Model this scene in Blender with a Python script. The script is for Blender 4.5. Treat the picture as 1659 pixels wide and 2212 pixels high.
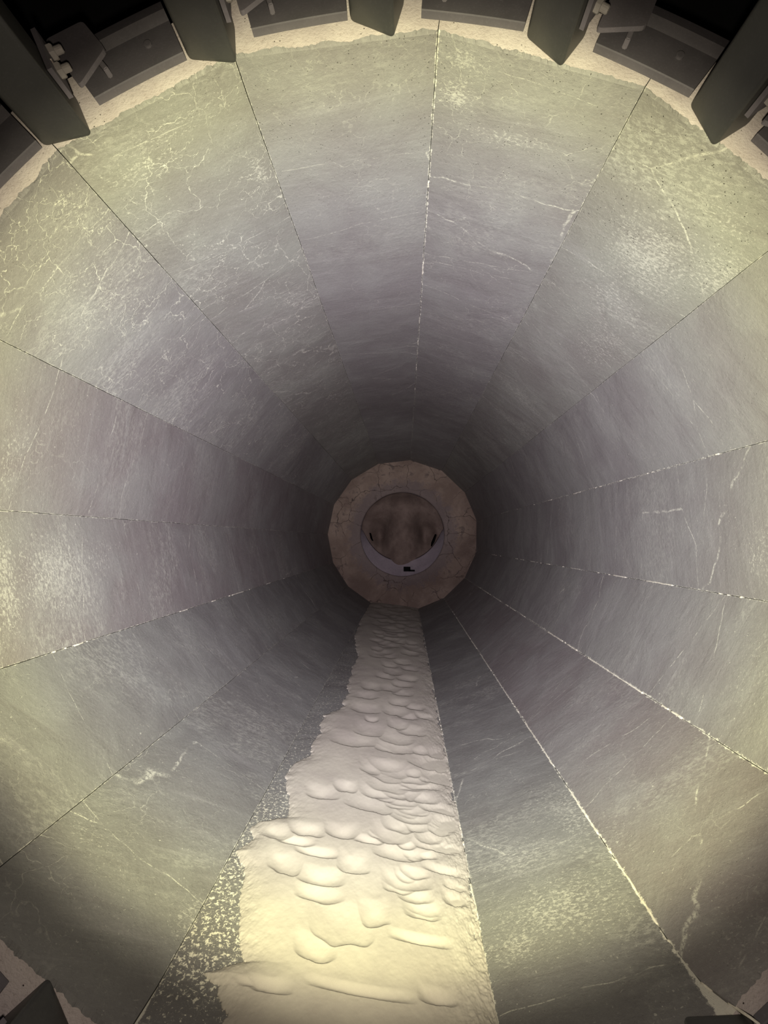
import bpy, bmesh, math, random
import numpy as np
from mathutils import Vector, Matrix, noise as mnoise

random.seed(7)
rng = np.random.default_rng(11)
scene = bpy.context.scene
COL = scene.collection
for o in list(bpy.data.objects):
    bpy.data.objects.remove(o)

# ------------------------------------------------------------------ frame of the place
# duct axis along +Y, the sand-covered bottom panel level at z = 0
R = 1.2                    # corner radius of the fifteen-sided lining
ROLL = math.radians(6.425)
H = 1.1375                 # axis height above the bottom panel
LFAR = 6.679
SEAMS = [-42.77, -18.6, 6.51, 32.2, 56.44, 79.53, 103.57, 125.23, 147.24, 167.88,
         204.97, 226.34, 247.49, 269.99, 293.42]          # degrees, clockwise from above the camera

def to_world(x, up, y):
    c, s = math.cos(ROLL), math.sin(ROLL)
    return Vector((x*c - up*s, y, H + x*s + up*c))

def P(th, r, y):
    a = math.radians(th)
    return to_world(r*math.sin(a), r*math.cos(a), y)

# ------------------------------------------------------------------ camera
yaw, pitch = 0.0510, -0.0665
cy, sy, cp, sp = math.cos(yaw), math.sin(yaw), math.cos(pitch), math.sin(pitch)
Ym = np.array([[cy, 0, sy], [0, 1, 0], [-sy, 0, cy]])
Pm = np.array([[1, 0, 0], [0, cp, -sp], [0, sp, cp]])
RM = Pm @ Ym                                              # duct (x right, y down, z forward) -> camera
F_PX = 900.0
CX, CY = -0.0492, -0.0908                                 # axis seen from the camera
def dir_world(v):                                         # duct-frame direction to world
    return to_world(v[0], -v[1], v[2]) - to_world(0, 0, 0)
cam_data = bpy.data.cameras.new('camera')
cam = bpy.data.objects.new('camera', cam_data); COL.objects.link(cam)
right, down, fwd = (dir_world(RM[i]) for i in range(3))
M = Matrix((right, -down, -fwd)).transposed().to_4x4()
CAM_POS = to_world(-CX, CY, 0.0)
M.translation = CAM_POS
cam.matrix_world = M
cam_data.sensor_fit = 'VERTICAL'; cam_data.sensor_height = 24.0
cam_data.lens = F_PX/2212*24.0
cam_data.clip_start = 0.02; cam_data.clip_end = 60
scene.camera = cam

def px_ray(x, y):
    v = RM.T @ np.array([(x-829.5)/F_PX, (y-1106)/F_PX, 1.0])
    return dir_world(v)

# ------------------------------------------------------------------ world, exposure
world = bpy.data.worlds.new('World'); scene.world = world; world.use_nodes = True
bg = world.node_tree.nodes['Background']
bg.inputs[0].default_value = (0.9, 0.8, 0.85, 1); bg.inputs[1].default_value = 0.004
scene.view_settings.view_transform = 'Standard'; scene.view_settings.look = 'None'
scene.view_settings.gamma = 1.0; scene.view_settings.use_curve_mapping = False
scene.view_settings.exposure = 0.0

# ------------------------------------------------------------------ the head lamp that lights the duct
LAMP_POWER = 880.0
LAMP_HALF = 49.3            # degrees, edge of the beam
ld = bpy.data.lights.new('head_lamp', 'SPOT')
ld.energy = LAMP_POWER; ld.spot_size = math.radians(172); ld.spot_blend = 0.0; ld.shadow_soft_size = 0.022
lamp = bpy.data.objects.new('head_lamp', ld); COL.objects.link(lamp)
lamp.location = CAM_POS + Vector((0.0, 0.02, -0.10))
aim = px_ray(843, 1098).normalized()
aim_pt = CAM_POS + aim*2.2
lamp.rotation_euler = (aim_pt - lamp.location).to_track_quat('-Z', 'Y').to_euler()
ld.use_nodes = True
lt = ld.node_tree; ln = lt.nodes; ll = lt.links
em = ln['Emission']
tc = ln.new('ShaderNodeTexCoord'); sx = ln.new('ShaderNodeSeparateXYZ'); ll.new(tc.outputs['Normal'], sx.inputs[0])
ab = ln.new('ShaderNodeMath'); ab.operation = 'ABSOLUTE'; ll.new(sx.outputs['Z'], ab.inputs[0])
ac = ln.new('ShaderNodeMath'); ac.operation = 'ARCCOSINE'; ll.new(ab.outputs[0], ac.inputs[0])
nm = ln.new('ShaderNodeMath'); nm.operation = 'DIVIDE'; ll.new(ac.outputs[0], nm.inputs[0]); nm.inputs[1].default_value = math.pi/2
def ramp(nodes, stops):
    r = nodes.new('ShaderNodeValToRGB'); e = r.color_ramp.elements
    while len(e) < len(stops): e.new(0.5)
    for el, (p, c) in zip(e, stops):
        el.position = p; el.color = (*c, 1) if len(c) == 3 else c
    return r
edge = LAMP_HALF/90
def k(v, c=(1, 1, 1)): return tuple(v*q for q in c)
cr = ramp(ln, [(0.0,        k(.74, (1, .92, .93))),
               (9.5/90,     k(0.66, (1, .91, .94))),
               (12.5/90,    k(0.37, (1, .87, .94))),
               (18/90,      k(0.46, (1, .905, .985))),
               (28/90,      k(0.60, (.99, .93, .995))),
               (36/90,      k(0.58, (.985, .96, .94))),
               (41.5/90,    k(0.55, (1, .98, .81))),
               (45.6/90,    k(0.50, (1, .975, .64))),
               (48.4/90,    k(0.37, (1, .95, .60))),
               (50.4/90,    k(0.15, (1, .91, .66))),
               (52.6/90,    k(0.028, (1, .87, .66))),
               (63/90,      k(0.022, (1, .86, .88))),
               (80/90,      k(0.012, (1, .9, .9)))])
ll.new(nm.outputs[0], cr.inputs[0]); ll.new(cr.outputs[0], em.inputs[0]); em.inputs[1].default_value = 1.0

# ------------------------------------------------------------------ node helpers
class NT:
    def __init__(s, name):
        s.m = bpy.data.materials.new(name); s.m.use_nodes = True
        s.t = s.m.node_tree; s.n = s.t.nodes; s.l = s.t.links
        s.b = s.n['Principled BSDF']; s.out = s.n['Material Output']
    def link(s, a, b): s.l.new(a, b)
    def val(s, sock, v):
        if isinstance(v, (int, float)): sock.default_value = v
        elif isinstance(v, tuple): sock.default_value = (*v, 1) if len(v) == 3 and sock.type == 'RGBA' else v
        else: s.l.new(v, sock)
    def math(s, op, a, b=0.0, c=None, clamp=False):
        n = s.n.new('ShaderNodeMath'); n.operation = op; n.use_clamp = clamp
        s.val(n.inputs[0], a); s.val(n.inputs[1], b)
        if c is not None: s.val(n.inputs[2], c)
        return n.outputs[0]
    def mix(s, f, a, b, mode='MIX'):
        n = s.n.new('ShaderNodeMix'); n.data_type = 'RGBA'; n.blend_type = mode
        s.val(n.inputs[0], f); s.val(n.inputs[6], a); s.val(n.inputs[7], b)
        return n.outputs[2]
    def uv(s, name):
        n = s.n.new('ShaderNodeUVMap'); n.uv_map = name; return n.outputs[0]
    def mapping(s, vec, scale=(1, 1, 1), loc=(0, 0, 0), rot=(0, 0, 0)):
        if rot[2]:
            q = s.n.new('ShaderNodeMapping'); s.l.new(vec, q.inputs[0]); q.inputs['Rotation'].default_value = rot; vec = q.outputs[0]; rot = (0, 0, 0)
        n = s.n.new('ShaderNodeMapping'); s.l.new(vec, n.inputs[0])
        n.inputs['Scale'].default_value = scale; n.inputs['Location'].default_value = loc; n.inputs['Rotation'].default_value = rot
        return n.outputs[0]
    def noise(s, vec, scale, detail=4, rough=.55, dist=0.0, out='Fac'):
        n = s.n.new('ShaderNodeTexNoise'); s.l.new(vec, n.inputs['Vector'])
        n.inputs['Scale'].default_value = scale; n.inputs['Detail'].default_value = detail
        n.inputs['Roughness'].default_value = rough; n.inputs['Distortion'].default_value = dist
        return n.outputs[out]
    def vor(s, vec, scale, feature='DISTANCE_TO_EDGE', rnd=1.0):
        n = s.n.new('ShaderNodeTexVoronoi'); n.feature = feature; s.l.new(vec, n.inputs['Vector'])
        n.inputs['Scale'].default_value = scale; n.inputs['Randomness'].default_value = rnd
        return n.outputs['Distance']
    def ss(s, x, a, b):                     # smooth step from a to b (0..1), works with a > b
        n = s.n.new('ShaderNodeMapRange'); n.interpolation_type = 'SMOOTHSTEP'
        s.val(n.inputs[0], x)
        if a <= b: n.inputs[1].default_value = a; n.inputs[2].default_value = b; n.inputs[3].default_value = 0; n.inputs[4].default_value = 1
        else:      n.inputs[1].default_value = b; n.inputs[2].default_value = a; n.inputs[3].default_value = 1; n.inputs[4].default_value = 0
        return n.outputs[0]
    def bump(s, h, strength, dist, prev=None):
        n = s.n.new('ShaderNodeBump'); s.l.new(h, n.inputs['Height'])
        n.inputs['Strength'].default_value = strength; n.inputs['Distance'].default_value = dist
        if prev is not None: s.l.new(prev, n.inputs['Normal'])
        return n.outputs[0]
    def mul(s, *a):
        r = a[0]
        for q in a[1:]: r = s.math('MULTIPLY', r, q)
        return r
    def done(s, color, rough, normal=None, spec=0.3, metal=0.0):
        s.val(s.b.inputs['Base Color'], color); s.val(s.b.inputs['Roughness'], rough)
        s.b.inputs['Specular IOR Level'].default_value = spec; s.b.inputs['Metallic'].default_value = metal
        if normal is not None: s.l.new(normal, s.b.inputs['Normal'])
        return s.m

def wrinkle(t, uv, scale, amount):
    """uv pushed about by noise"""
    c = t.noise(uv, scale, 3, .6, 0, 'Color')
    v = t.n.new('ShaderNodeVectorMath'); v.operation = 'SUBTRACT'; t.link(c, v.inputs[0]); v.inputs[1].default_value = (.5, .5, .5)
    m = t.n.new('ShaderNodeVectorMath'); m.operation = 'SCALE'; t.link(v.outputs[0], m.inputs[0]); m.inputs['Scale'].default_value = amount
    a = t.n.new('ShaderNodeVectorMath'); a.operation = 'ADD'; t.link(uv, a.inputs[0]); t.link(m.outputs[0], a.inputs[1])
    return a.outputs[0]

def panel_uv(i, px_, py):
    """where a line of sight meets panel i: (u along the panel's width, y along the duct)"""
    v = RM.T @ np.array([(px_-829.5)/F_PX, (py-1106)/F_PX, 1.0])
    d = np.array([v[0], -v[1], v[2]]); o_ = np.array([-CX, CY, 0.0])
    a = SEAMS[i]; b = SEAMS[(i+1) % 15] + (360 if i == 14 else 0)
    m = math.radians((a+b)/2); ap = R*math.cos(math.radians((b-a)/2))
    n_ = np.array([math.sin(m), math.cos(m), 0]); t_ = np.array([math.cos(m), -math.sin(m), 0])
    p = o_ + d*((ap - o_ @ n_)/(d @ n_))
    return float(p @ t_) + i*3.71, float(p[2])
CHALK = {  # panel: (pixel, radius across, radius along, strength)
    3: [(1400, 560, .16, .16, 1.0), (1560, 600, .12, .10, .9), (1330, 650, .2, .12, .6), (1300, 740, .14, .25, .6), (1560, 470, .12, .04, .7)],
    2: [(985, 205, .05, .05, 1.0), (1000, 130, .06, .03, .8), (1090, 300, .16, .03, .7)],
    0: [(300, 365, .12, .03, .8), (330, 300, .2, .04, .6), (440, 560, .08, .2, .4), (560, 370, .03, .07, .8)],
    14: [(150, 470, .14, .05, .55), (230, 640, .2, .2, .5), (120, 300, .1, .1, .3)],
    12: [(120, 1240, .16, .18, .85), (10, 1260, .2, .05, 1.0), (215, 1210, .1, .1, .6)],
    10: [(200, 1800, .1, .05, .4), (420, 1980, .05, .09, .7)],
    8: [(1210, 1960, .22, .10, .9), (1110, 2040, .10, .06, .8), (1230, 1750, .10, .18, .8), (1130, 1850, .12, .10, .6)],
    7: [(1330, 1800, .05, .1, .5), (1600, 2010, .1, .08, .35)],
    13: [(20, 1000, .2, .06, .5)], 6: [(1640, 1430, .2, .08, .4)], 5: [(1640, 1200, .12, .06, .6)],
}
# ------------------------------------------------------------------ lining material (worn cast panels)
def lining_material(idx, name, tint, web, fleck, crumb_a, crumb_b, slant, pores, dust=0.0):
    """web / fleck: how much pale crazing and flecking this panel carries; crumb_*: pale mortar crumbs along its two joints"""
    t = NT(name)
    uv = t.uv('wear'); ed = t.uv('joint')
    es = t.n.new('ShaderNodeSeparateXYZ'); t.link(ed, es.inputs[0])
    us = t.n.new('ShaderNodeSeparateXYZ'); t.link(uv, us.inputs[0])
    y = us.outputs['Y']
    low = t.noise(uv, 1.7, 3, .55)
    mid = t.noise(uv, 5.0, 6, .6, .4)
    fine = t.noise(uv, 95, 6, .75)
    grit = t.noise(uv, 420, 3, .7)
    base = t.mix(t.ss(t.math('ADD', t.math('MULTIPLY', low, .6), t.math('MULTIPLY', mid, .4)), .40, .62), tint[0], tint[1])
    # wear bands running around the duct (along u), drawn out by the flow
    sm = t.mapping(uv, (2.0, 24, 1), rot=(0, 0, slant))
    st = t.noise(sm, 1.0, 7, .62, .6)
    base = t.mix(t.mul(t.ss(st, .46, .30), .22), base, tint[2])
    base = t.mix(t.mul(t.ss(st, .55, .75), .36), base, (.215, .207, .205))
    # sandpaper grain
    base = t.mix(t.mul(t.ss(fine, .50, .78), .28), base, (.27, .265, .245))
    base = t.mix(t.mul(t.ss(fine, .46, .22), .35), base, (.07, .066, .064))
    pale = (.40, .39, .345)
    # fine straight scratches
    sm2 = t.mapping(uv, (15, 270, 1), rot=(0, 0, slant*1.3))
    sc = t.ss(t.noise(sm2, 1.0, 3, .6, .3), .655, .74)
    scm = t.ss(t.noise(uv, 3.6, 3, .6), .47, .68)
    brk = t.ss(t.noise(uv, 110, 3, .8), .40, .54)
    scr = t.mul(sc, scm, brk, .35 + .5*fleck)
    # short slashes across
    sm3 = t.mapping(uv, (40, 260, 1), rot=(0, 0, slant*1.3 + .55))
    sc3 = t.mul(t.ss(t.noise(sm3, 1.0, 2, .5, .2), .70, .77), t.ss(t.noise(uv, 4.4, 2, .6), .5, .66), .35 + .45*fleck)
    # flecks and crumbs of pale dust
    fl = t.mul(t.ss(t.noise(uv, 140, 4, .72, .5), .60, .70), t.ss(mid, .46, .66), .25 + .75*fleck)
    fl2 = t.mul(t.ss(t.noise(uv, 36, 5, .75, 1.2), .62, .71), t.ss(t.noise(uv, 2.3, 3, .6), .44, .64), .15 + .7*fleck)
    # crazing: wandering pale lines
    wv = wrinkle(t, uv, 9.0, .11)
    d1 = t.vor(t.mapping(wv, (1.0, 1.3, 1)), 6.5)
    w1 = t.mul(t.ss(d1, .013, .002), t.ss(t.noise(uv, 3.1, 3, .6), .52 - .10*web, .66 - .10*web), t.ss(t.noise(uv, 75, 4, .8), .40, .56), web)
    d2 = t.vor(t.mapping(wrinkle(t, uv, 16, .07), (1.0, 1.4, 1), (4, 2, 0)), 17)
    w2 = t.mul(t.ss(d2, .022, .0), t.ss(t.noise(uv, 4.3, 2, .6), .56 - .10*web, .68 - .10*web), t.ss(t.noise(uv, 90, 4, .8), .40, .56), web)
    # long thin cracks around the duct
    d3 = t.vor(t.mapping(wrinkle(t, uv, 2.6, .06), (.20, 1.0, 1), (2.3, .4, 0)), 2.3)
    w3 = t.mul(t.ss(d3, .0030, .0006), t.ss(t.noise(uv, 9, 3, .7), .42, .58), brk, .7)
    # scattered specks
    dv = t.vor(wrinkle(t, uv, 90, .006), 62, 'F1')
    dots = t.mul(t.ss(t.math('ADD', dv, t.math('MULTIPLY', t.noise(uv, 38, 2, .5), .62)), .385, .31), t.ss(t.noise(uv, 5.2, 3, .7), .40, .60), .35 + .5*fleck)
    dots = t.math('MINIMUM', dots, .9)
    col = base
    patch = t.mul(t.ss(t.noise(t.mapping(uv, (.8, 1.9, 1), rot=(0, 0, slant)), 1.6, 5, .65, .5), .50, .62), t.ss(t.noise(t.mapping(uv, (.6, 1.5, 1), rot=(0, 0, slant)), 62, 6, .82, .3), .47, .58), .10 + .45*fleck)
    col = t.mix(patch, col, (.33, .325, .295))
    if idx in CHALK:
        gn = t.noise(t.mapping(uv, (.7, 1.4, 1), rot=(0, 0, slant)), 105, 7, .80, .3)
        tot = 0.0
        for (qx, qy, ru, ry, am) in CHALK[idx]:
            u0, y0 = panel_uv(idx, qx, qy)
            dx = t.math('DIVIDE', t.math('SUBTRACT', us.outputs['X'], u0), ru); dy = t.math('DIVIDE', t.math('SUBTRACT', y, y0), ry)
            rr = t.math('ADD', t.math('MULTIPLY', dx, dx), t.math('MULTIPLY', dy, dy))
            g = t.math('MULTIPLY', t.math('EXPONENT', t.math('MULTIPLY', rr, -1.0)), am)
            tot = t.math('MAXIMUM', tot, g)
        wob = t.math('MULTIPLY', t.math('SUBTRACT', t.noise(uv, 11, 4, .7, .6), .5), .9)
        chalk = t.ss(t.math('ADD', gn, t.math('MULTIPLY', t.math('ADD', tot, t.math('MULTIPLY', wob, t.ss(tot, .1, .4))), .150)), .60, .69)
        col = t.mix(t.math('MULTIPLY', chalk, .52), col, (.38, .37, .335))
    for w in (w1, w2, w3, scr, sc3, fl, fl2, dots):
        col = t.mix(t.math('MULTIPLY', w, 1.0, clamp=True), col, pale)
    # mortar crumbs along the joints
    ragn = t.noise(uv, 55, 5, .75)
    for sock, amt, off in ((es.outputs['X'], crumb_a, 0), (es.outputs['Y'], crumb_b, 3)):
        if amt > 0:
            wd = t.math('SUBTRACT', t.math('MULTIPLY', ragn, .060*amt), .026*amt)
            f = t.ss(t.math('SUBTRACT', wd, sock), -.0015, .0025)
            col = t.mix(t.mul(f, t.ss(t.noise(uv, 7, 3, .6), .28, .5), .9), col, (.50, .48, .42))
    # blow holes in the cast skin
    pd = t.vor(wrinkle(t, uv, 60, .006), 105, 'F1')
    pm = t.mul(t.ss(pd, .20, .10), t.ss(t.noise(uv, 30, 2, .5), .50, .60), t.ss(y, 1.75, 1.15), pores)
    col = t.mix(pm, col, (.025, .022, .02))
    # thin smears of sand
    spk = None
    if dust > 0:
        dn = t.noise(uv, 85, 6, .78, .3)
        nearm = t.math('SUBTRACT', t.ss(y, 2.2, 1.3), t.math('MULTIPLY', t.ss(y, 1.02, .90), 1.2))
        spk = t.mul(t.ss(t.math('ADD', dn, t.math('MULTIPLY', nearm, .052)), .585, .615), dust)
        col = t.mix(spk, col, (.50, .475, .40))
    # relief
    h = t.math('ADD', t.math('MULTIPLY', st, .16), t.math('MULTIPLY', mid, .8))
    nrm = t.bump(h, .5, .018)
    h2 = t.math('ADD', t.math('MULTIPLY', fine, .9), t.math('MULTIPLY', grit, .35))
    for w in (w1, w2, fl2): h2 = t.math('ADD', h2, t.math('MULTIPLY', w, .5))
    h2 = t.math('SUBTRACT', h2, t.math('MULTIPLY', pm, 1.2))
    nrm = t.bump(h2, .50, .0045, nrm)
    return t.done(col, .62, nrm, .30)

def lip_material():
    t = NT('pale_cast_edge')
    tc = t.n.new('ShaderNodeTexCoord').outputs['Object']
    n1 = t.noise(tc, 9, 5, .6); n2 = t.noise(tc, 120, 4, .7)
    col = t.mix(t.ss(n1, .35, .65), (.51, .445, .43), (.61, .545, .52))
    col = t.mix(t.mul(t.ss(n2, .48, .25), .5), col, (.28, .22, .20))
    pd = t.vor(tc, 70, 'F1')
    col = t.mix(t.mul(t.ss(pd, .16, .08), t.ss(t.noise(tc, 18, 2, .5), .5, .6)), col, (.05, .04, .035))
    nrm = t.bump(n2, .4, .004)
    return t.done(col, .85, nrm, .15)
LIP = lip_material()

def dark_material(name, c, rough, grain=1.0, spec=.35):
    t = NT(name)
    tc = t.n.new('ShaderNodeTexCoord').outputs['Object']
    n1 = t.noise(tc, 6, 4, .6); n2 = t.noise(tc, 160, 3, .6)
    col = t.mix(t.ss(n1, .3, .7), c, tuple(q*1.35 for q in c))
    col = t.mix(t.mul(t.ss(n2, .5, .8), .25*grain), col, tuple(q*2.2 for q in c))
    return t.done(col, rough, t.bump(n2, .15*grain, .002), spec)
VANE = dark_material('black_painted_steel', (.030, .0295, .028), .48, 1.0, .45)
RAIL = dark_material('dusty_dark_steel', (.066, .060, .067), .62)
BRKT = dark_material('grey_painted_steel', (.105, .095, .105), .6)
BOLT = dark_material('dusty_bolt_steel', (.22, .20, .19), .7)
SHELL = dark_material('outer_black_steel', (.012, .012, .013), .9, 0.3, .1)
GAP_SHADE = dark_material('painted_gap_shade', (.004, .004, .004), 1.0, 0.0, .0)  # flat black that paints the shade inside gaps and slots

# ------------------------------------------------------------------ mesh helpers
def link_mesh(name, bm, mats, parent=None, smooth=False):
    me = bpy.data.meshes.new(name); bm.to_mesh(me); bm.free()
    for m in (mats if isinstance(mats, (list, tuple)) else [mats]): me.materials.append(m)
    if smooth:
        for p in me.polygons: p.use_smooth = True
    o = bpy.data.objects.new(name, me); COL.objects.link(o)
    if parent is not None: o.parent = parent
    return o
def tag(o, label=None, cat=None, group=None, kind=None):
    if label: o['label'] = label
    if cat: o['category'] = cat
    if group: o['group'] = group
    if kind: o['kind'] = kind
    return o
def empty(name, loc):
    o = bpy.data.objects.new(name, None); COL.objects.link(o); o.location = loc; o.empty_display_size = .05
    return o
def local(bm, origin):
    bmesh.ops.translate(bm, verts=bm.verts, vec=-origin)
    return bm
def loft(rings, caps=True):
    bm = bmesh.new(); vs = [[bm.verts.new(p) for p in r] for r in rings]; n = len(rings[0])
    for a, b in zip(vs, vs[1:]):
        for i in range(n): bm.faces.new((a[i], a[(i+1) % n], b[(i+1) % n], b[i]))
    if caps:
        bm.faces.new(vs[0]); bm.faces.new(list(reversed(vs[-1])))
    bmesh.ops.recalc_face_normals(bm, faces=bm.faces)
    return bm
def rounded(poly, rad, seg=4):
    """2-D polygon with rounded corners"""
    out = []; n = len(poly)
    for i in range(n):
        p0, p1, p2 = (Vector(poly[(i+q-1) % n]) for q in range(3))
        d0 = (p0-p1).normalized(); d1 = (p2-p1).normalized()
        rr = min(rad, (p0-p1).length*.45, (p2-p1).length*.45)
        a = p1 + d0*rr; b = p1 + d1*rr
        for s in range(seg+1):
            q = s/seg
            out.append(((1-q)**2*a + 2*q*(1-q)*p1 + q*q*b)[:])
    return out

# ------------------------------------------------------------------ the mouth: a plane slightly out of square with the axis
def rim_y(th, r):
    a = math.radians(th); x = r*math.sin(a); d = -r*math.cos(a)
    return 0.9211 + 0.0272*x - 0.0425*d

# ------------------------------------------------------------------ fifteen lining panels
def seam_theta(i, y):
    th = SEAMS[i % 15] + (360 if i >= 15 else 0)
    w = 0.0011*mnoise.noise(Vector((y*9, i*7.3, 0))) + 0.0007*mnoise.noise(Vector((y*37, i*3.1, 5)))
    th += math.degrees(w/R)*1.3
    if i % 15 == 8:                         # the joint that breaks sideways near the mouth
        q = max(0.0, min(1.0, (1.0-y)/.19)); th -= 3.2*q*q*(3-2*q) + .5*q*mnoise.noise(Vector((y*30, 2, 9)))
    if i % 15 == 10:
        q = max(0.0, min(1.0, (1.0-y)/.2)); th += .6*q
    return th

def lining_panel(name, i, mat, r_off=0.0):
    a0 = SEAMS[i]; b0 = SEAMS[(i+1) % 15] + (360 if i == 14 else 0)
    mid = (a0+b0)/2; half = math.radians((b0-a0)/2)
    ap = R*math.cos(half)
    thick = .17
    gap = .0011
    nu = 120
    # rows: dense near the mouth
    ys = []; v = 0.0
    while True:
        ys.append(v); v += .0012 if v < .002 else .008 + .016*v
        if v >= 1: break
    ys = [q*1.0 for q in ys] + [1.0]
    bm = bmesh.new()
    uvs = {}; eds = {}
    rows = []
    for j, q in enumerate(ys):
        row = []
        for u in range(nu+1):
            s = u/nu
            # first find y for this vertex (mouth plane to the far end)
            thm = a0 + (b0-a0)*s
            r0 = ap/math.cos(math.radians(thm-mid))
            y0 = rim_y(thm, r0)
            y = y0 + (LFAR - y0)*q
            ta = seam_theta(i, y) + math.degrees(gap/R); tb = seam_theta(i+1, y) - math.degrees(gap/R)
            th = ta + (tb-ta)*s
            r = ap/math.cos(math.radians(th-mid)) if abs(th-mid) < math.degrees(half)+1e-6 else R/math.cos(0)*1.0
            uu = ap*math.tan(math.radians(th-mid))
            lump = 0.0028*mnoise.noise(Vector((uu*2.3, y*2.9, i*5.0))) + 0.0012*mnoise.noise(Vector((uu*11, y*9, i*5.0)))
            if j == 0: lump += .005 + .0035*mnoise.noise(Vector((uu*24, y*20, i*4.0))) + .006*mnoise.noise(Vector((uu*9, y*2, i*4.0))) + .005*mnoise.noise(Vector((uu*70, y*2, i*4.0))) + .004*mnoise.noise(Vector((uu*170, y*2, i*4.0)))
            if 0 < j <= 1: lump += .0012*mnoise.noise(Vector((uu*30, y*20, i*4.0)))
            if i == 9: lump = abs(lump)*.4           # bottom panel stays flat under the sand
            vert = bm.verts.new(P(th, r + lump + r_off, y if j else y + .004*mnoise.noise(Vector((uu*16, 3, i*9.0)))))
            uvs[vert] = (uu + i*3.71, y)
            wa = uu + ap*math.tan(half); wb = ap*math.tan(half) - uu
            eds[vert] = (wa, wb)
            row.append(vert)
        rows.append(row)
    # back skin
    def back(j, s, q):
        thm = a0 + (b0-a0)*s
        rb = (ap+thick)/math.cos(math.radians(thm-mid))
        y0 = rim_y(thm, rb); y = y0 + (LFAR-y0)*q
        v = bm.verts.new(P(thm, rb, y)); uvs[v] = (ap*math.tan(math.radians(thm-mid))+i*3.71, y); eds[v] = (.2, .2)
        return v
    backrows = [[back(j, u/nu, q) for u in range(nu+1)] for j, q in ((0, 0.0), (1, 1.0))]
    for a, b in zip(rows, rows[1:]):
        for u in range(nu): bm.faces.new((a[u], a[u+1], b[u+1], b[u]))
    for u in range(nu):
        f = bm.faces.new((rows[0][u], backrows[0][u], backrows[0][u+1], rows[0][u+1])); f.material_index = 1
        bm.faces.new((rows[-1][u], rows[-1][u+1], backrows[1][u+1], backrows[1][u]))
        bm.faces.new((backrows[0][u], backrows[1][u], backrows[1][u+1], backrows[0][u+1]))
    for side in (0, nu):
        chain = [r[side] for r in rows]
        bm.faces.new(chain + [backrows[1][side], backrows[0][side]])
    bmesh.ops.recalc_face_normals(bm, faces=bm.faces)
    l1 = bm.loops.layers.uv.new('wear'); l2 = bm.loops.layers.uv.new('joint')
    for f in bm.faces:
        for lp in f.loops:
            lp[l1].uv = uvs[lp.vert]; lp[l2].uv = eds[lp.vert]
    o = link_mesh(name, bm, [mat, LIP])
    o['kind'] = 'structure'
    return o

OLIVE = ((.146, .138, .130), (.174, .172, .158), (.10, .087, .085))
GREYP = ((.144, .134, .134), (.170, .165, .160), (.094, .080, .081))
PURP = ((.136, .120, .121), (.158, .149, .147), (.094, .077, .078))
DKGR = ((.118, .112, .111), (.146, .143, .139), (.080, .069, .069))
panels = [  # name, tint, web, fleck, crumb_a, crumb_b, slant, pores, dust
    ('wall_upper_left', OLIVE, .95, .55, .0, .35, -.18, .3, 0),
    ('wall_top_left', GREYP, .25, .12, .35, .45, .05, .7, 0),
    ('wall_top_right', GREYP, .45, .22, .6, .3, .03, .8, 0),
    ('wall_upper_right', OLIVE, .25, .65, .3, .2, .22, 1.0, 0),
    ('wall_right_high', GREYP, .15, .25, .3, .4, .25, .4, 0),
    ('wall_right', GREYP, .10, .30, .4, .4, .12, .2, 0),
    ('wall_right_low', GREYP, .10, .35, .4, .8, -.15, .2, 0),
    ('wall_lower_right', PURP, .18, .40, .7, .8, -.3, .2, 0),
    ('wall_bottom_right', DKGR, .25, .70, .7, .6, -.1, .2, 0),
    ('floor', DKGR, .35, .6, .3, .3, .2, .1, 1.0),
    ('wall_bottom_left', DKGR, .35, .55, .4, .3, .45, .2, 0),
    ('wall_lower_left', DKGR, .25, .40, .3, .3, .45, .2, 0),
    ('wall_left_low', PURP, .15, .75, .35, .35, .15, .3, 0),
    ('wall_left', PURP, .25, .25, .3, .3, .1, .2, 0),
    ('wall_left_high', GREYP, .90, .55, .3, .3, -.2, .3, 0),
]
for i, (nmn, tint, web, fleck, ca, cb, sl, po, du) in enumerate(panels):
    lining_panel(nmn, i, lining_material(i, 'lining_' + nmn, tint, web, fleck, ca, cb, sl, po, du))

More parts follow.
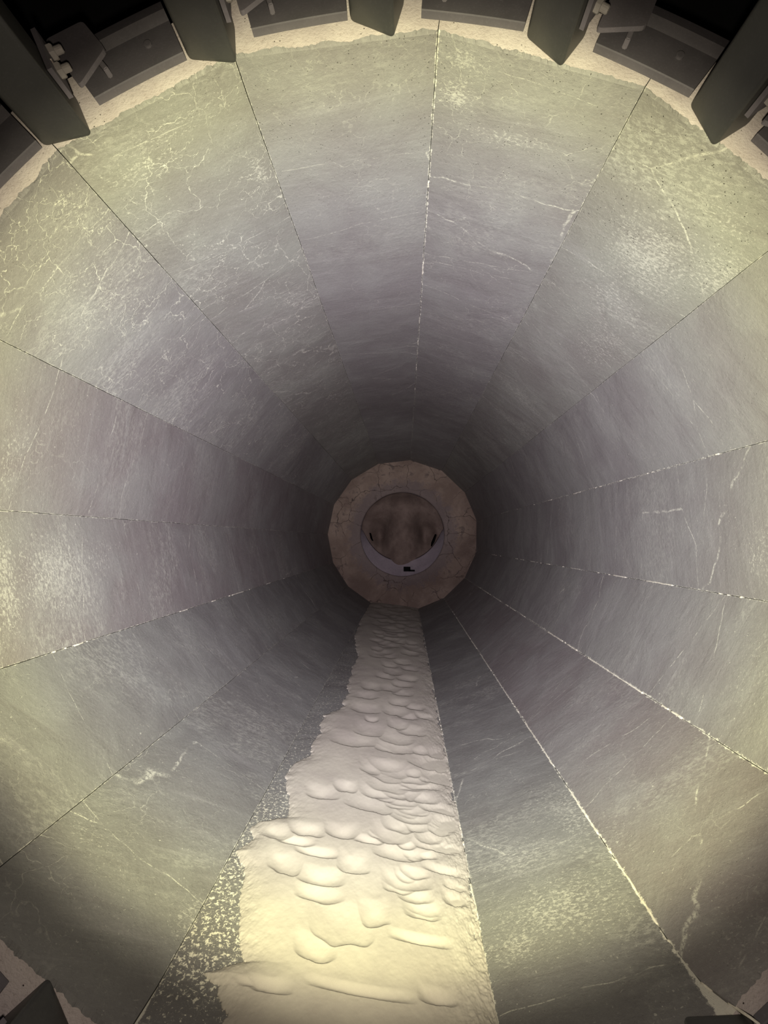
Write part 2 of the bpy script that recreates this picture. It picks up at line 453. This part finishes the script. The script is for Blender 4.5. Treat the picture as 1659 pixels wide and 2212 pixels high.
# mortar squeezed out of the joints on the lower right, broken into crumbs
def mortar_material():
    t = NT('pale_joint_mortar')
    tc = t.n.new('ShaderNodeTexCoord').outputs['Object']
    n = t.noise(tc, 60, 4, .7)
    return t.done(t.mix(t.ss(n, .35, .65), (.40, .37, .31), (.58, .55, .47)), .9, t.bump(n, .5, .004), .1)
MORTAR = mortar_material()
def bead(idx, seam, width, y0, y1, cover, seed):
    bm = bmesh.new(); y = y0; prev = None; first = None
    while y < y1:
        th = seam_theta(seam, y)
        on = mnoise.noise(Vector((y*5.5, seed, 1))) + .35*mnoise.noise(Vector((y*31, seed, 2))) > cover
        w = width*(.55 + .75*abs(mnoise.noise(Vector((y*42, seed, 3)))) + .5*abs(mnoise.noise(Vector((y*13, seed, 4)))))
        off = width*.55*mnoise.noise(Vector((y*25, seed, 6)))
        h = w*(.35 + .3*abs(mnoise.noise(Vector((y*70, seed, 7)))))
        dth = lambda d: math.degrees((off+d)/R)
        ring = [P(th+dth(-w), R-.0002, y), P(th+dth(-w*.55), R-h*.8, y), P(th+dth(w*.1), R-h, y), P(th+dth(w*.7), R-h*.6, y), P(th+dth(w), R-.0002, y), P(th, R+.012, y)]
        if on:
            cur = [bm.verts.new(p) for p in ring]
            if prev is None: first = cur
            else:
                if first is not None: bm.faces.new(first); first = None
                for q in range(6): bm.faces.new((prev[q], prev[(q+1) % 6], cur[(q+1) % 6], cur[q]))
            prev = cur
        else:
            if prev is not None and first is None: bm.faces.new(list(reversed(prev)))
            prev = None
        y += .004*(y/.9)
    if prev is not None and first is None: bm.faces.new(list(reversed(prev)))
    bmesh.ops.recalc_face_normals(bm, faces=bm.faces)
    o = link_mesh('trim_%d' % idx, bm, MORTAR, smooth=True); o['kind'] = 'structure'
for idx, a in enumerate([(6, .0035, 1.3, 5.5, .08, 1.1), (7, .0042, 1.0, 5.5, -.08, 2.7), (8, .0042, .86, 5.5, -.2, 4.1), (9, .0040, .85, 5.0, -.06, 6.3),
                         (5, .0028, 1.3, 5, .2, 8.2), (2, .0020, .98, 4, .27, 9.4), (12, .0028, 1.2, 4, .2, 14.4)], 1):
    bead(idx, *a)

# casing outside the lining and around the vanes
def tube(r0, r1, y0, y1, n=64):
    rings = []
    for r, y in ((r0, y0), (r0, y1), (r1, y1), (r1, y0), (r0, y0)):
        rings.append([P(360*q/n, r, y) for q in range(n)])
    bm = loft(rings, False); bmesh.ops.remove_doubles(bm, verts=bm.verts, dist=1e-5)
    bmesh.ops.recalc_face_normals(bm, faces=bm.faces)
    return bm
o = link_mesh('wall_outer_casing', tube(1.46, 1.50, 1.15, LFAR+1.3), SHELL); o['kind'] = 'structure'
o = link_mesh('wall_vane_chamber', tube(2.1, 2.14, -1.2, 1.15), SHELL); o['kind'] = 'structure'
o = link_mesh('wall_chamber_flange', tube(1.50, 2.12, 1.14, 1.16), SHELL); o['kind'] = 'structure'

# ------------------------------------------------------------------ far end wall with its round outlet
def far_material():
    t = NT('brown_end_wall')
    tc = t.n.new('ShaderNodeTexCoord').outputs['Object']
    s = t.n.new('ShaderNodeSeparateXYZ'); t.link(tc, s.inputs[0])
    rr = t.math('SQRT', t.math('ADD', t.math('MULTIPLY', s.outputs['X'], s.outputs['X']), t.math('MULTIPLY', s.outputs['Z'], s.outputs['Z'])))
    n1 = t.noise(tc, 2.2, 5, .65, .4); n2 = t.noise(tc, 9, 5, .7, .5); n3 = t.noise(tc, 45, 3, .7)
    col = t.mix(t.ss(n1, .36, .64), (.135, .100, .082), (.205, .158, .128))
    # grey dust ring rubbed around the outlet, ragged outside
    ring = t.ss(t.math('ADD', rr, t.math('MULTIPLY', t.math('SUBTRACT', n2, .5), .55)), .93, .78)
    col = t.mix(t.mul(ring, .75), col, (.110, .090, .090))
    col = t.mix(t.mul(t.ss(n2, .54, .62), t.ss(n1, .46, .58), .75), col, (.085, .068, .062))
    col = t.mix(t.mul(t.ss(n3, .55, .75), .25), col, (.25, .21, .18))
    d = t.vor(wrinkle(t, tc, 5, .15), 2.4)
    col = t.mix(t.mul(t.ss(d, .012, .003), t.ss(n1, .38, .52), .85), col, (.04, .03, .026))
    return t.done(col, .85, t.bump(n2, .4, .02), .15)
FARM = far_material()
ROUT = .672
def far_wall():
    bm = bmesh.new(); n = 120
    def polyR(th):
        th = th % 360
        for i in range(15):
            a = SEAMS[i]; b = SEAMS[(i+1) % 15] + (360 if i == 14 else 0)
            for kk in (0, 360, -360):
                if a <= th+kk < b: return R*math.cos(math.radians((b-a)/2))/math.cos(math.radians(th+kk-(a+b)/2))
        return R
    rings = []
    ths = [360*q/n for q in range(n)]
    prof = [(0, LFAR+.05), (0, LFAR), (.25, LFAR-.004), (.5, LFAR-.008), (.8, LFAR-.01), (.97, LFAR-.008), (1.0, LFAR+.004), (1.0, LFAR+.05)]
    org = to_world(0, 0, LFAR)
    for q, y in prof:
        rr = []
        for th in ths:
            ro = polyR(th) + .01
            wob = ROUT*(1 + .006*mnoise.noise(Vector((math.cos(math.radians(th))*2, math.sin(math.radians(th))*2, 3))))
            r = ro + (wob-ro)*q
            rr.append(P(th, r, y + .006*mnoise.noise(Vector((r*3*math.cos(math.radians(th)), r*3*math.sin(math.radians(th)), 7)))) - org)
        rings.append(rr)
    rings.append(rings[0])
    bm = loft(rings, False); bmesh.ops.remove_doubles(bm, verts=bm.verts, dist=1e-5); bmesh.ops.recalc_face_normals(bm, faces=bm.faces)
    o = link_mesh('wall_far', bm, FARM); o.location = org; o['kind'] = 'structure'
far_wall()

# outlet pipe behind the end wall, half choked with caked dust
def pipe_material(name, a, b):
    t = NT(name)
    tc = t.n.new('ShaderNodeTexCoord').outputs['Object']
    n1 = t.noise(tc, 3.0, 5, .6, .4); n2 = t.noise(tc, 30, 4, .7)
    col = t.mix(t.ss(n1, .35, .65), a, b)
    col = t.mix(t.mul(t.ss(n2, .5, .25), .4), col, tuple(q*.5 for q in a))
    return t.done(col, .8, t.bump(n2, .3, .01), .2)
PIPE = pipe_material('grey_outlet_pipe', (.185, .158, .178), (.235, .20, .222))
CAKE = pipe_material('brown_caked_dust', (.098, .070, .060), (.135, .100, .086))
oy = LFAR + .055
pipe_root = empty('outlet_pipe', to_world(0, -.735, oy))
tag(pipe_root, 'round outlet pipe opening in the middle of the brown end wall', 'pipe')
def pipe_mesh():
    n = 96; rings = []
    for r, y in ((.70, oy), (.70, oy+.75), (.735, oy+.75), (.735, oy), (.70, oy)):
        rings.append([P(360*q/n, r, y) - pipe_root.location for q in range(n)])
    bm = loft(rings, False); bmesh.ops.remove_doubles(bm, verts=bm.verts, dist=1e-5); bmesh.ops.recalc_face_normals(bm, faces=bm.faces)
    return bm
link_mesh('pipe_shell', pipe_mesh(), PIPE, pipe_root, True)
def rim_liner():
    """shelf added on the lower half of the pipe, sloped to catch more lamp light"""
    n = 72; rings = []
    prof = ((.0, .0, 0), (.0, .40, 1))
    bm = bmesh.new(); grid = []
    for k_ in range(13):
        q = k_/12; row = []
        for j in range(n+1):
            th = 82 + 196*j/n
            w = math.sin(math.pi*j/n)**.6
            depth = oy + .005 + .20*q
            r = .698 - (.012 + .25*q)*w
            row.append(bm.verts.new(P(th, r, depth) - pipe_root.location))
        grid.append(row)
    outer = []
    for q in (0, 1):
        outer.append([bm.verts.new(P(82+196*j/n, .699, oy+.005+.20*q) - pipe_root.location) for j in range(n+1)])
    for a, b in zip(grid, grid[1:]):
        for j in range(n): bm.faces.new((a[j], a[j+1], b[j+1], b[j]))
    for j in range(n):
        bm.faces.new((grid[0][j], outer[0][j], outer[0][j+1], grid[0][j+1]))
        bm.faces.new((grid[-1][j], grid[-1][j+1], outer[1][j+1], outer[1][j]))
        bm.faces.new((outer[0][j], outer[1][j], outer[1][j+1], outer[0][j+1]))
    bmesh.ops.recalc_face_normals(bm, faces=bm.faces)
    return bm
link_mesh('pipe_lit_shelf', rim_liner(), PIPE, pipe_root, True)  # same pipe colour; its tilt is shaped to make the lower pipe look brighter
def cake_mesh():
    """caked dust closing the pipe: a fan-shaped tongue falling forward between two hollows"""
    nr, n = 40, 120
    bm = bmesh.new(); grid = []
    def depth(x, z):
        d = .15 + (.12 + .22*max(0.0, -z))*(x*x + z*z)/.49
        tongue = math.exp(-(x/(.17 + .12*max(0, -z)))**2)*(.10 + .03*max(0, -z)/.6)
        upper = .12*math.exp(-((z-.42)/.25)**2)
        hollow = .32*math.exp(-((abs(x)-.40)/.13)**2 - ((z+.02)/.22)**2) + .10*math.exp(-((abs(x)-.30)/.12)**2 - ((z-.22)/.16)**2)
        d += hollow - tongue - upper
        # side ribs
        d -= .07*math.exp(-((abs(x) - (.50-.25*(z+.3)))/.07)**2)*math.exp(-((z+.12)/.25)**2)
        return oy + d + .035*mnoise.noise(Vector((x*4, z*4, 2.2))) + .012*mnoise.noise(Vector((x*13, z*13, 4)))
    for i in range(nr+1):
        r = .693*i/nr
        if i == 0: grid.append([bm.verts.new(to_world(0, 0, depth(0, 0)) - pipe_root.location)]*n); continue
        row = []
        for j in range(n):
            a = 2*math.pi*j/n; x, z = r*math.sin(a), r*math.cos(a)
            row.append(bm.verts.new(to_world(x, z, depth(x, z)) - pipe_root.location))
        grid.append(row)
    for i in range(nr):
        for j in range(n):
            a, b = grid[i], grid[i+1]; j2 = (j+1) % n
            if i == 0: bm.faces.new((a[0], b[j], b[j2]))
            else: bm.faces.new((a[j], b[j], b[j2], a[j2]))
    rim2 = [bm.verts.new(P(360*j/n, .693, oy+.70) - pipe_root.location) for j in range(n)]
    for j in range(n):
        j2 = (j+1) % n; bm.faces.new((grid[-1][j], rim2[j], rim2[j2], grid[-1][j2]))
    bm.faces.new(rim2)
    bmesh.ops.recalc_face_normals(bm, faces=bm.faces)
    return bm
o = link_mesh('caked_dust', cake_mesh(), CAKE, pipe_root, True); tag(o, 'brown caked dust blocking the back of the pipe')

def slot(x0, x1, z0, z1):
    bm = loft([[to_world(x, z, y) - pipe_root.location for x, z in ((x0, z0), (x1, z0), (x1, z1), (x0, z1))] for y in (oy+.03, oy+.35)])
    return link_mesh('drain_slot_shade', bm, GAP_SHADE, pipe_root)  # solid black block painted in for the darkness inside the slot
def crevice_shade(pts):
    bm = loft([[to_world(x, z, y) - pipe_root.location for x, z in pts] for y in (oy+.02, oy+.30)])
    return link_mesh('crevice_shade', bm, GAP_SHADE, pipe_root)  # solid black wedge standing in for shade between cake and shelf
tag(crevice_shade([(.545, .0), (.552, -.02), (.52, -.13), (.475, -.20), (.482, -.14), (.525, -.04)]), 'dark wedge painted as gap shade'); tag(crevice_shade([(-.535, .02), (-.528, .02), (-.505, -.07), (-.488, -.11), (-.515, -.07)]), 'thin dark wedge painted as gap shade')
tag(slot(.02, .13, -.60, -.53), 'painted black shade of a drain slot'); tag(slot(.10, .20, -.60, -.575), 'thin painted black shade of a drain slot')
# ------------------------------------------------------------------ sand on the bottom panel
def floor_hit(x, y, h=0.0):
    d = px_ray(x, y); t_ = (h - CAM_POS.z)/d.z
    p = CAM_POS + d*t_
    return p.x, p.y
LEFT_PX = [(792,1318),(778,1335),(776,1352),(768,1372),(766,1392),(771,1412),(770,1425),(757,1452),(755,1470),(752,1490),(744,1512),(741,1525),(697,1545),(692,1560),(691,1580),
           (676,1605),(671,1632),(634,1655),(616,1680),(622,1710),(628,1745),(621,1768),(557,1778),(549,1792),(548,1815),(506,1840),(520,1870),(528,1905),(518,1945),(521,1990),(518,2030),
           (516,2078),(470,2092),(440,2104),(448,2118),(466,2130),(471,2160),(468,2212),(470,2330),(470,2500)]
LE = np.array([floor_hit(*q) for q in LEFT_PX]); LE = LE[np.argsort(LE[:, 1])]
PITS = []                                   # (x, y_near, y_far, half width)
def pit(px_, py, hw, h, sc, ox, oy_):
    X, Y = ox + px_/sc, oy_ + py/sc
    x0, y0 = floor_hit(X, Y); x1, y1 = floor_hit(X, Y - h/sc); xa, _ = floor_hit(X - hw/sc, Y); xb, _ = floor_hit(X + hw/sc, Y)
    PITS.append((x0, y0, y1, (xb-xa)/2*1.3, (x1-x0)))
A_ = (2.37, 400, 1600); B_ = (3.016, 550, 1280)
for q in [(860,42,105,60),(1080,78,95,60),(1040,228,95,70),(960,190,60,60),(700,318,80,62),(820,283,55,50),(950,392,120,95),(1100,350,90,50),(1140,420,75,55),(1215,335,75,50),(460,526,80,68),(620,514,85,66),
          (800,523,80,70),(1050,549,90,95),(1250,549,65,75),(1080,642,100,85),(510,716,85,115),(690,772,110,95),(860,714,75,110),(1130,792,110,85),(690,862,115,80),(800,1090,145,235),
          (960,988,75,130),(1215,932,90,90),(1200,1080,135,55),(660,1172,95,140),(1290,1394,85,85),(670,622,100,50),(1225,630,55,40),(1060,284,110,70),
          (1290,500,60,70),(1160,265,60,50),(1180,860,80,70),(560,560,90,40),(900,1354,240,60),(430,1335,100,75),(330,1290,70,40)]:
    pit(*q, *A_)
for q in [(620,1022,100,80),(750,958,95,88),(920,1006,105,85),(1015,948,85,60),(935,908,65,55),(890,1070,95,65),(1075,1072,65,48),(720,802,85,55),(920,822,75,55),(720,708,80,48),(760,652,62,48),
          (880,662,65,45),(960,690,60,40),(900,548,55,36),(800,434,55,38),(870,440,50,30),(1010,420,50,24),(960,628,60,34),(990,590,60,34),(850,575,55,34),(940,755,60,44),(760,860,40,30),(1110,840,60,36),
          (960,480,50,30),(880,500,50,30),(1010,520,50,26),(1000,845,60,40),(1040,780,55,34)]:
    pit(*q, *B_)
yy = 108
while yy < 430:                              # the many small ripples far down the duct
    for _ in range(3):
        pit(random.uniform(790, 1060), yy + random.uniform(-6, 6), random.uniform(30, 62), random.uniform(11, 17)*(1+yy/700), *B_)
    yy += 12 + yy*.03
for _ in range(46):                          # crowded small scallops in the middle of the bed
    Y_ = random.uniform(1640, 2010); q = (Y_-1318)/700
    pit(random.uniform(905 - 150*q, 950 + 45*q), Y_, random.uniform(20, 46), random.uniform(14, 30), 1.0, 0, 0)
def sand_mesh():
    ny, nx = 820, 420
    yq = 1/np.linspace(1/.882, 1/(LFAR-.004), ny)
    half = R*math.sin(math.radians(18.545))
    xq = np.linspace(-half, half, nx)
    X, Y = np.meshgrid(xq, yq)
    def nz(x, y, s, seed):                  # value noise, vectorised
        r = np.random.default_rng(seed); g = r.random((512, 512))
        u, v = x*s + 100.3, y*s + 57.7; i, j = np.floor(u).astype(int), np.floor(v).astype(int); fu, fv = u-i, v-j
        fu, fv = fu*fu*(3-2*fu), fv*fv*(3-2*fv); i %= 511; j %= 511
        return (g[i, j]*(1-fu)+g[i+1, j]*fu)*(1-fv) + (g[i, j+1]*(1-fu)+g[i+1, j+1]*fu)*fv - .5
    def fbm(x, y, s, seed, n=4, gain=.6): return sum(gain**k_*nz(x, y, s*2**k_, seed+k_) for k_ in range(n))
    le = np.interp(Y, LE[:, 1], LE[:, 0])
    # ragged left edge, plain right edge against the joint
    dl = X - le + .028*fbm(X, Y*.8, 9, 3, 7, .66)
    dr = half - .004 - X
    base = .024*np.clip(dl/.06, -1, 1)
    base = np.where(dl > 0, .0022 + .0145*(1-np.exp(-dl/.045)), dl*.4)
    rt = .0020 + .0150*(1-np.exp(-np.maximum(dr, 0)/.07)) + .0075*fbm(X, Y*.5, 14, 31, 6, .8)*np.exp(-np.maximum(dr, 0)/.06)
    base = np.minimum(base, rt)
    # thin worn patches at the near right
    wp = np.exp(-((Y-.86)/.10)**2)*np.exp(-np.maximum(dr-.02, 0)/.045)
    base -= wp*(.0150 + .030*fbm(X, Y, 30, 77, 5, .8))
    Hh = base + .004*fbm(X, Y, 4, 50, 3) * np.clip(dl/.05, 0, 1)*np.clip(dr/.05, 0, 1)
    # scallops scoured into the sand: steep lip on the near side, easing out to the far side
    cut = np.zeros_like(Hh)
    for (px_, yn, yf, hw, sh) in PITS:
        L = yf - yn
        m = (np.abs(X-px_) < hw*1.5 + abs(sh)) & (Y > yn - .3*L) & (Y < yf + .8*L)
        if not m.any(): continue
        x, y = X[m], Y[m]
        u = (x - px_ - sh*(y-yn)/L)/hw + .10*nz(x, y, 2.2/hw, 5)
        lat = np.clip(1-u*u, 0, 1)
        near = yn + L*.42*(1-np.sqrt(lat)) + L*.16*nz(x, y, 2.0/hw, 9)
        t_ = (y-near)/(L*1.25)
        D = min(.27*L*1.25, .28*hw, .0105)
        prof = (1-np.exp(-np.maximum(y-near, 0)/(D/1.5)))*(1-np.clip((t_-.25)/.75, 0, 1)**2*(3-2*np.clip((t_-.25)/.75, 0, 1)))
        c = np.where(t_ > 0, -D*prof*lat**1.2*1.2, 0)
        cut[m] = np.minimum(cut[m], c) + .25*np.where(cut[m] < c, c, cut[m]) * 0
    fade = np.clip(dl/.08, 0, 1)*np.clip(dr/.05, 0, 1)
    Hh += np.maximum(cut*fade, -np.maximum(Hh-.002, 0)*.97)
    # slightly wind-rippled, smeared grain
    Hh += .0006*fbm(X, Y, 60, 90, 3)
    inside = Hh > .0006
    Hh = np.where(inside, np.maximum(Hh, .0012), -.002)
    vid = -np.ones(X.shape, int)
    q = inside[:-1, :-1].astype(int) + inside[1:, :-1] + inside[1:, 1:] + inside[:-1, 1:]
    jj, ii = np.where(q >= 2)
    used = np.zeros(X.shape, bool)
    for a, b in ((0, 0), (1, 0), (1, 1), (0, 1)): used[jj+a, ii+b] = True
    vid[used] = np.arange(used.sum())
    co = np.stack([X[used], Y[used], Hh[used]], 1)
    fc = np.stack([vid[jj, ii], vid[jj, ii+1], vid[jj+1, ii+1], vid[jj+1, ii]], 1)
    me = bpy.data.meshes.new('sand_bed')
    me.vertices.add(len(co)); me.vertices.foreach_set('co', co.astype(np.float32).ravel())
    me.loops.add(fc.size); me.loops.foreach_set('vertex_index', fc.astype(np.int32).ravel())
    me.polygons.add(len(fc)); me.polygons.foreach_set('loop_start', np.arange(0, fc.size, 4, dtype=np.int32))
    me.update(calc_edges=True); me.validate()
    me.polygons.foreach_set('use_smooth', np.ones(len(me.polygons), bool))
    return me
def sand_material():
    t = NT('pale_sand')
    tc = t.n.new('ShaderNodeTexCoord').outputs['Object']
    n1 = t.noise(tc, 3.5, 4, .6); n2 = t.noise(tc, 700, 2, .6); n3 = t.noise(t.mapping(tc, (5, 14, 5)), 2, 5, .65)
    col = t.mix(t.ss(n1, .35, .65), (.29, .263, .235), (.345, .318, .277))
    col = t.mix(t.mul(t.ss(n3, .52, .72), .35), col, (.29, .258, .235))
    col = t.mix(t.mul(t.ss(n2, .5, .8), .25), col, (.47, .44, .385))
    return t.done(col, .95, t.bump(n2, .12, .0015), .05)
sand = bpy.data.objects.new('sand_bed', sand_mesh()); COL.objects.link(sand); sand.data.materials.append(sand_material())
tag(sand, 'pale beige sand lying in scalloped ripples along the bottom of the duct', 'sand', kind='stuff')

# ------------------------------------------------------------------ guide vanes, brackets and rails around the mouth
YEND = -.30
def sec(thB, rB, pts, off):
    """points (radial, tangential) about the vane's inner corner -> world, off = distance in front of the mouth plane"""
    out = []
    a = math.radians(thB)
    er = (math.sin(a), math.cos(a)); et = (math.cos(a), -math.sin(a))
    bx, bu = rB*er[0], rB*er[1]
    for (r, t_) in pts:
        x = bx + er[0]*r + et[0]*t_; u = bu + er[1]*r + et[1]*t_
        y = .9211 + .0272*x + .0425*u
        out.append((x, u, y - off))
    return [to_world(*q) for q in out]
def box_local(thB, rB, r0, r1, t0, t1, o0, o1, bev=.003):
    q = [(r0, t0), (r1, t0), (r1, t1), (r0, t1)]
    bm = loft([sec(thB, rB, q, o0), sec(thB, rB, q, o1)])
    if bev: bmesh.ops.bevel(bm, geom=list(bm.edges), offset=bev, segments=2, affect='EDGES', clamp_overlap=True)
    return bm
def poly_local(thB, rB, pts, o0, o1, rad=.006):
    q = rounded(pts, rad, 3)
    bm = loft([sec(thB, rB, q, o0), sec(thB, rB, q, o1)])
    return bm

def hexnut(center, axis, rad, length, extra=None):
    bm = bmesh.new(); axis = axis.normalized()
    u = axis.orthogonal().normalized(); v = axis.cross(u)
    def ring(r, d, n=6, ph=0): return [center + axis*d + (u*math.cos(2*math.pi*i/n+ph) + v*math.sin(2*math.pi*i/n+ph))*r for i in range(n)]
    bm = loft([ring(rad*.93, 0), ring(rad, length*.12), ring(rad, length*.85), ring(rad*.86, length)])
    return bm
def rod(center, axis, rad, length, n=14):
    axis = axis.normalized(); u = axis.orthogonal().normalized(); v = axis.cross(u)
    def ring(r, d): return [center + axis*d + (u*math.cos(2*math.pi*i/n) + v*math.sin(2*math.pi*i/n))*r for i in range(n)]
    return loft([ring(rad, 0), ring(rad, length*.9), ring(rad*.75, length)])

def guide_vane(th, rB, label, stop=0.0, bracket=True):
    base = sec(th, rB, [(.08, -.04)], 0)[0]
    root = empty('guide_vane', base); tag(root, label, 'guide vane', 'black guide vanes around the mouth of the duct')
    sq = rounded([(0, 0), (.105, .026), (.158, -.088), (.053, -.114)], .011, 4)
    # blade from the mouth plane to behind the camera, nose softened where it meets the mouth
    rings = []
    cxm = sum(p[0] for p in sq)/len(sq); cym = sum(p[1] for p in sq)/len(sq)
    for off, sc in ((.001, .95), (.004, .985), (.010, 1.0), (.06, 1.0)):
        rings.append(sec(th, rB, [(cxm+(p[0]-cxm)*sc, cym+(p[1]-cym)*sc) for p in sq], off))
    last = [Vector((p.x, YEND, p.z)) for p in rings[-1]]
    rings.append(last)
    bm = local(loft(rings), base)
    o = link_mesh('blade', bm, VANE, root)
    for p in o.data.polygons: p.use_smooth = len(p.vertices) == 4
    if not bracket: return root
    # clamp bracket: a plate facing the duct and a leg lying against the blade's side
    pl = [(.047, .047), (.092, .152), (.190, .152), (.205, .052)]
    bm = local(poly_local(th, rB, pl, .053, .063, .012), base)
    br = link_mesh('clamp_plate', bm, BRKT, root)
    tag(br, 'grey clamp plate')
    leg = [(.028, .020), (.140, .047), (.142, .036), (.030, .009)]
    bm = local(loft([sec(th, rB, leg, .0632), sec(th, rB, leg, .125)]), base)
    link_mesh('clamp_leg', bm, BRKT, br)
    p0, p1 = sec(th, rB, [(.06, .03), (.06-.24*.1, .13)], 0)
    tdir = (p1 - p0).normalized()
    for rr in (.060, .112):
        c = sec(th, rB, [(rr, .0135 + rr*.240)], .094)[0]
        link_mesh('nut', local(hexnut(c - tdir*.004, tdir, .015, .016), base), BOLT, br)
        link_mesh('bolt_end', local(rod(c, tdir, .008, .030), base), BOLT, br)
    bm = local(box_local(th, rB, .060, .135, .118, .130, .0305, .0528, .002), base)
    link_mesh('gusset', bm, BRKT, br)
    return root

def arc_profile(th0, th1, prof, n=14, straight=.6):
    """prof: (r, off) loop swept along an arc of the mouth"""
    rings = []
    for q in range(n+1):
        th = th0 + (th1-th0)*q/n
        ring = []
        for r, off in prof:
            sag = math.cos(math.radians((th1-th0)/2))/math.cos(math.radians(th-(th0+th1)/2))
            rr = r*(1-straight) + r*straight*sag*1.006
            ring.append(P(th, rr, rim_y(th, rr) - off))
        rings.append(ring)
    return loft(rings)

def channel_rail(th0, th1, label):
    mid = (th0+th1)/2
    base = P(mid, 1.27, rim_y(mid, 1.27))
    root = empty('channel_rail', base); tag(root, label, 'rail', 'dark channel rails between the vanes')
    prof = [(1.212, .012), (1.340, .012), (1.340, .050), (1.318, .050), (1.316, .033), (1.312, .030), (1.214, .030), (1.212, .028)]
    link_mesh('channel', local(arc_profile(th0, th1, prof), base), RAIL, root)
    for q in (.25, .75):
        th = th0 + (th1-th0)*q
        link_mesh('spacer', local(arc_profile(th-.8, th+.8, [(1.245, -.001), (1.29, -.001), (1.29, .0125), (1.245, .0125)], 3), base), RAIL, root)
    # slotted hole plugs in the flange
    th = th0 + (th1-th0)*.72
    c = P(th, 1.275, rim_y(th, 1.275) - .029)
    link_mesh('screw_head', local(rod(c, Vector((0, -1, 0)), .010, .006), base), RAIL, root)
    return root

V = [(-58.6, 1.170, None),
     (-38.4, 1.172, 'black guide vane at the upper left corner, its bracket nuts crusted with pale dust'),
     (-18.5, 1.172, 'black guide vane on the upper left of the rim, second from the left'),
     (1.2, 1.172, 'black guide vane at the top of the rim, the middle one of the top five'),
     (22.2, 1.160, 'black guide vane upper right, with a pinkish dirt lump stuck beside its clamp plate'),
     (42.9, 1.157, 'black guide vane at the far upper right corner, rightmost along the top'),
     (150.2, 1.160, 'black guide vane poking in at the bottom right corner of the rim'),
     (-145.3, 1.172, 'black guide vane with rounded end at the bottom left corner of the rim')]
sides = [(-58.6, 'left, first below the upper left corner vane'), (-80.3, 'left, second below the upper left corner vane'),
         (-102.0, 'left, third below the upper left corner vane'), (-123.6, 'left, next above the bottom left corner vane'),
         (64.4, 'right, first below the upper right corner vane'), (85.8, 'right, second below the upper right corner vane'),
         (107.3, 'right, third below the upper right corner vane'), (128.8, 'right, next above the bottom right corner vane'),
         (171.7, 'bottom of the rim, right of the sand bed'), (193.2, 'bottom of the rim, in front of the sand bed')]
V = [v for v in V if v[2]] + [(a, 1.166, 'black guide vane, ' + q) for a, q in sides]
for th, rb, lab in V:
    if lab: guide_vane(th, rb, lab)
Rl = [(-57.0, -43.9, 'dark channel rail at the left frame edge, left of the upper left corner vane'),
      (-35.6, -24.0, 'dark channel rail between the upper left corner vane and the second vane'),
      (-15.6, -4.3, 'dark channel rail between the second vane and the top middle vane'),
      (4.4, 16.5, 'dark channel rail right of the top middle vane'),
      (24.9, 37.1, 'dark channel rail at upper right, under a grey clamp plate and a bare dark slot'),
      (45.6, 58.0, 'dark channel rail at the right frame edge, right of the rightmost top vane'),
      (132.5, 144.6, 'dark channel rail at the bottom right corner, above the bottom right vane'),
      (-142.6, -130.5, 'dark channel rail at the bottom left corner, above the bottom left vane')]
Rl += [(a + 2.8, a + 15.4, 'dark channel rail, ' + q.replace(' vane', ' rail')) for a, q in sides if a not in (-58.6, 128.8, 193.2)]
for a, b, lab in Rl: channel_rail(a, b, lab)

# lumps of caked dirt on the ironwork
def clump(name, center, size, seed, label, mat):
    bm = bmesh.new(); bmesh.ops.create_icosphere(bm, subdivisions=4, radius=1)
    for v in bm.verts:
        n = mnoise.noise(v.co*1.6 + Vector((seed, 0, 0)))*.55 + mnoise.noise(v.co*4.5 + Vector((seed, 3, 0)))*.25
        v.co = v.co*(1+n); v.co = Vector((v.co.x*size[0], v.co.y*size[1], v.co.z*size[2]))
    o = link_mesh(name, bm, mat, smooth=True); o.location = center
    return tag(o, label, 'dirt lump')
tdirt = NT('pinkish_dirt')
_tc = tdirt.n.new('ShaderNodeTexCoord').outputs['Object']
_n = tdirt.noise(_tc, 80, 4, .7)
DIRT = tdirt.done(tdirt.mix(tdirt.ss(_n, .35, .65), (.50, .42, .38), (.66, .58, .53)), .95, tdirt.bump(_n, .4, .004), .05)
clump('dirt_lump', sec(22.2, 1.160, [(.135, .040)], .120)[0], (.008, .014, .020), 2.0, 'pinkish dirt lump stuck on the upper right vane beside its clamp plate', DIRT)
clump('dirt_lump', sec(-38.4, 1.172, [(.070, .026)], .108)[0], (.006, .007, .006), 5.0, 'tiny pale dirt crumb below the nuts on the upper left corner vane', DIRT)
